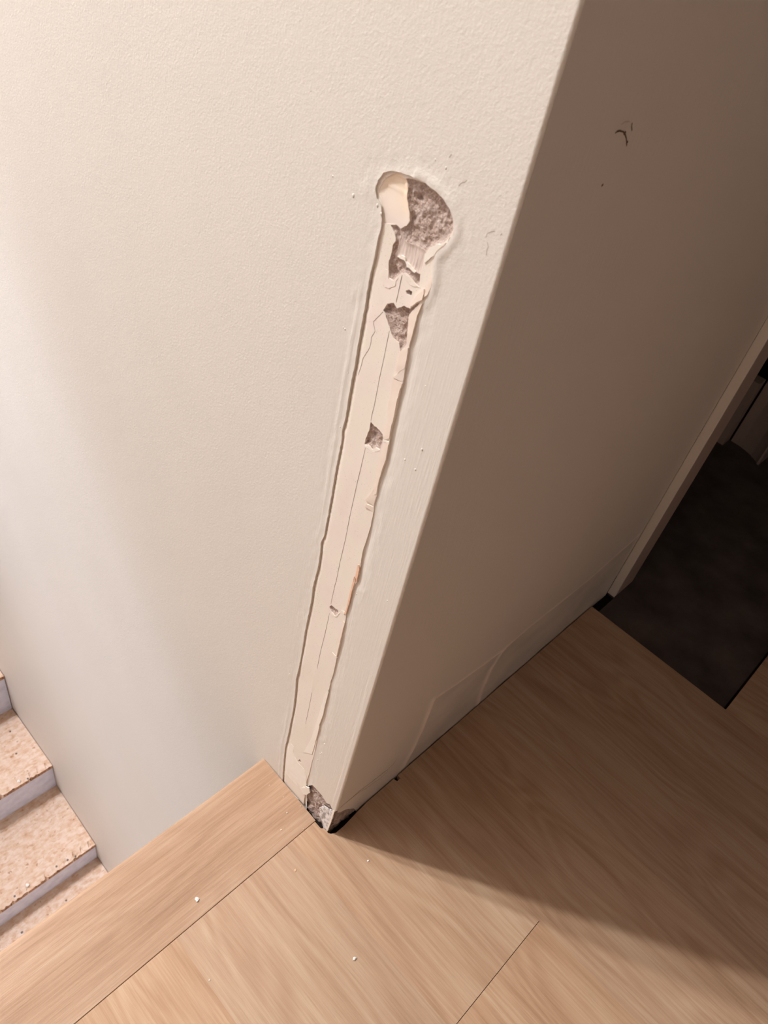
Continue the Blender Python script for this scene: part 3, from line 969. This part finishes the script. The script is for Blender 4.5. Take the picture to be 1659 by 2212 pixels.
TH = .018
prev_back = None
tr_objs = []
lev = [((NY1 - .4, z0), (steps[0][0][0] + .012, z0))]
base_t = board('tread', [(NY1 - .35, z0), (steps[0][0][0] + .02, z0), (steps[0][0][0] + .02, z0 - TH), (NY1 - .35, z0 - TH)], XL, XRr, M_osb)
tr_objs.append(base_t)
foot = (steps[0][0][0], z0)
for i, (fr, bk) in enumerate(steps):
    if bk is None: bk = (fr[0] + .31, fr[1])
    y0, z1 = fr
    yb, zb = bk
    sl = (zb - z1) / (yb - y0)
    t_o = board('tread', [(y0, z1), (y0 + .003, z1 + .0005), (y0 + .03, z1 + sl * .03), (yb + .03, z1 + sl * (yb + .03 - y0)), (yb + .03, z1 + sl * (yb + .03 - y0) - TH), (y0, z1 - TH)], XL, XRr, M_osb, 240, rough_edge=(0, 1))
    t_o.data.materials.append(M_osbedge)
    nn = 5
    for p in t_o.data.polygons:
        if abs(p.normal.y) > .8 and p.center.y + st.location.y < y0 + .01: p.material_index = 1
    tr_objs.append(t_o)
    r_o = board('riser', [(y0 + .004, z1 - TH), (y0 + .016, z1 - TH), (y0 + .016, foot[1]), (y0 + .004, foot[1])], XL, XRr, M_riser)
    foot = (yb, zb)


def screw(p, z, i, r=.004):
    q = on(2, p, z)
    bm = bmesh.new()
    bmesh.ops.create_cone(bm, cap_ends=True, segments=14, radius1=r, radius2=r * .85, depth=.002, matrix=Matrix.Translation((q[0], q[1], q[2] + .0008)))
    # cross recess
    for a in (0, math.pi / 2):
        bmesh.ops.create_cube(bm, size=1, matrix=Matrix.Translation((q[0], q[1], q[2] + .0019)) @ Matrix.Rotation(a + .4, 4, 'Z') @ Matrix.Diagonal((r * 1.1, r * .25, .0004, 1)))
    me = bpy.data.meshes.new('screw'); bm.to_mesh(me); bm.free(); me.materials.append(M_screw)
    o = bpy.data.objects.new('screw', me); COL.objects.link(o)
    local(o)
    o.parent = tr_objs[i]
    return o


def treadz(i, y):
    (y0, z1), bk = steps[i]
    if bk is None: return z1
    return z1 + (bk[1] - z1) * (y - y0) / (bk[0] - y0)


def on_tread(p, i):
    z = steps[i][0][1]
    for _ in range(5): q = on(2, p, z); z = treadz(i, q[1])
    return z


for p, i in (((31.6, 1936), 0), ((163, 1849.5), 0), ((146, 1857.5), 0), ((122, 1871.5), 0), ((22, 1580), 1), ((35, 1628), 1), ((60, 1682), 1)):
    screw(p, on_tread(p, i), i + 1, .0042)
screw((47.5, 2014), z0, 0, .005)
screw((143, 1945), z0, 0, .004)

# ------------------------------------------------------------------ doorway on the right
dr = empty('door_1', (1.02, 0, -.014)); tag(dr, 'dark doorway with pale casing at the right edge', kind='structure')


def dbox(name, lo, hi, mat, bevel=0):
    o = box(name, lo, hi, mat, None, bevel)
    for v in o.data.vertices: v.co -= dr.location
    o.parent = dr
    return o


CX0 = on(2, (1325, 1287))[0]
M_taupe_shade = new_mat('taupe_shade_door_frame', g((172, 156, 145)), .5)  # shade painted into the colour of the casing front and far jamb
dbox('door_casing', (CX0, -.0215, -.004), (CX0 + .005, .0, 2.1), M_white, .0015)
dbox('door_casing', (CX0 + .005, -.0213, -.004), (CX0 + .095, .0, 2.1), M_taupe_shade, .001)  # same casing, its front face coloured darker than the lit edge strip
dbox('door_jamb', (CX0 + .085, .001, -.012), (CX0 + .103, .118, 2.1), M_white, .001)
JX = 1.9526
# far jamb with curved foot, its casing and the latch plate
pts = [(-.0085, 0), (.012, .018), (.034, .0334), (.060, .043), (.0836, .0491), (.118, .0505)]
vl = []
for dx in (0, .06):
    for y, q in pts: vl.append((JX + q * (dx == 0) + dx, y, -.012))
    for y, q in pts: vl.append((JX + q * (dx == 0) + dx, y, 2.1))
n = len(pts); fl = []
for s in (0, 2 * n):
    for i in range(n - 1):
        q = (s + i, s + i + 1, s + n + i + 1, s + n + i); fl.append(q if s else q[::-1])
for i in range(n - 1): fl.append((i, i + 1, 2 * n + i + 1, 2 * n + i)); fl.append((n + i, 3 * n + i, 3 * n + i + 1, n + i + 1))
fl += [(0, n, 3 * n, 2 * n)[::-1], (n - 1, 3 * n - 1, 4 * n - 1, 2 * n - 1)]
o = mesh_obj('door_jamb', vl, fl, M_taupe_shade, dr)
for v in o.data.vertices: v.co -= dr.location
dbox('door_stop', (1.945, .124, -.012), (2.0, .200, .24), M_taupe_shade, .001)
dbox('door_casing', (JX + .002, -.0088, -.012), (JX + .11, .0, 2.1), M_taupe_shade, .0005)

# ------------------------------------------------------------------ other walls, ceiling (out of frame, they carry the bounce light)
M_plain = new_mat('plain_wall_paint', g((214, 208, 204)), .7, .2)
M_hall = new_mat('hall_wall_paint', g((152, 138, 128)), .8, .2)
M_ceil = new_mat('ceiling_paint', g((96, 92, 90)), .8, .2)


def struct(name, lo, hi, mat):
    return tag(box(name, lo, hi, mat), kind='structure')


struct('wall_far', (-2.37, -1.67, -2.45), (-2.25, 4.0, 4.9), M_plain)
struct('wall_back', (-2.25, -1.67, -.2), (3.1, -1.55, 4.9), M_hall)
struct('wall_end', (-2.25, 3.9, -2.45), (.0, 4.0, 4.9), M_plain)
struct('wall_under', (-2.25, -.3, -2.45), (0, -.18, -.2), M_plain)
struct('wall_east', (3.0, -1.55, -.2), (3.1, 1.9, 4.9), M_dim)
struct('wall_room', (.12, 1.8, -.2), (3.0, 1.9, 4.9), M_dim)
struct('wall_beside', (JX + .06, 0.001, -.1), (3.0, .12, 4.9), M_plain)
struct('wall_lintel', (CX0 + .003, .001, 2.1), (JX + .02, .118, 4.9), M_plain)
struct('ceiling', (-2.37, -1.67, 4.9), (3.1, 4.0, 5.0), M_ceil)
struct('floor', (-2.25, -.18, -2.5), (0, 3.9, -2.45), M_sub)

# ------------------------------------------------------------------ crumbs
def crumb(name, p, r, z, label, mat, seed, group=None, flat=.7):
    q = on(2, p, z)
    bm = bmesh.new()
    bmesh.ops.create_icosphere(bm, subdivisions=3, radius=r)
    rn = random.Random(seed); ax = [rn.uniform(.7, 1.2) for _ in range(2)]
    for v in bm.verts:
        k = 1 + .45 * nz(v.co.x / r * 1.1 + seed, v.co.y / r * 1.1, v.co.z / r * 1.1, 3)
        v.co = Vector((v.co.x * k * ax[0], v.co.y * k * ax[1], max(v.co.z * k * flat, -r * .45)))
    zmin = min(v.co.z for v in bm.verts)
    for v in bm.verts: v.co.z -= zmin
    me = bpy.data.meshes.new(name); bm.to_mesh(me); bm.free(); me.materials.append(mat)
    o = bpy.data.objects.new(name, me); COL.objects.link(o)
    o.location = (q[0], q[1], z); o.rotation_euler = (0, 0, seed * 1.3)
    tag(o, label, 'crumb', group or ('plaster crumbs scattered on the boards' if name == 'plaster_crumb' else None))
    return o


crumb('plaster_crumb', (766, 2071), .0030, 0, 'white plaster crumb alone on the lit oak planks, nearest the bottom of the picture', M_crumb, 1)
crumb('plaster_crumb', (426, 1943), .0028, 0, 'white plaster crumb on the nosing board close to its inner seam', M_crumb, 2)
crumb('plaster_crumb', (795, 1860), .0018, 0, 'tiny pale crumb at the shadow edge just right of the wall corner', M_crumb, 3)
crumb('plaster_crumb', (649, 1742), 0.0014, 0, 'tiny pale crumb on the nosing board nearest the broken wall corner', M_chip2, 4)
crumb('plaster_crumb', (620, 1756), 0.0013, 0, 'tiny pale crumb second from the broken wall corner on the nosing board', M_chip2, 5)
crumb('plaster_crumb', (607.5, 1793), 0.0011, 0, 'tiny crumb by the inner seam of the nosing board near the wall corner', M_chip2, 6)
crumb('plaster_crumb', (655, 1791), 0.0010, 0, 'tiny crumb on the oak plank just past the nosing seam below the corner', M_chip2, 7)
crumb('plaster_crumb', (612.7, 1722), 0.0010, 0, 'faint speck of plaster mid-width on the nosing board end', M_chip2, 8)
crumb('plaster_crumb', (582, 1697), 0.0010, 0, 'faint speck of plaster at the far end of the nosing board near the wall', M_chip2, 9)
crumb('wood_chip', (638, 1880), .0020, 0, 'small tan chip on the pale plank below the nosing seam', M_chip, 10, flat=.3)
crumb('plaster_crumb', (452.5, 2117), .0012, 0, 'tiny speck on the plank at the lower left, below the nosing board', M_crumb, 11)
zt = on_tread((59.5, 1913), 0)
crumb('plaster_crumb', (59.5, 1912), .0062, zt, 'white plaster crumb on the lowest raised chipboard tread', M_crumb, 12)
zt = on_tread((41, 1688), 1)
crumb('plaster_crumb', (41, 1688), .0060, zt, 'white plaster crumb at the ragged front edge of the upper chipboard tread', M_crumb, 13)
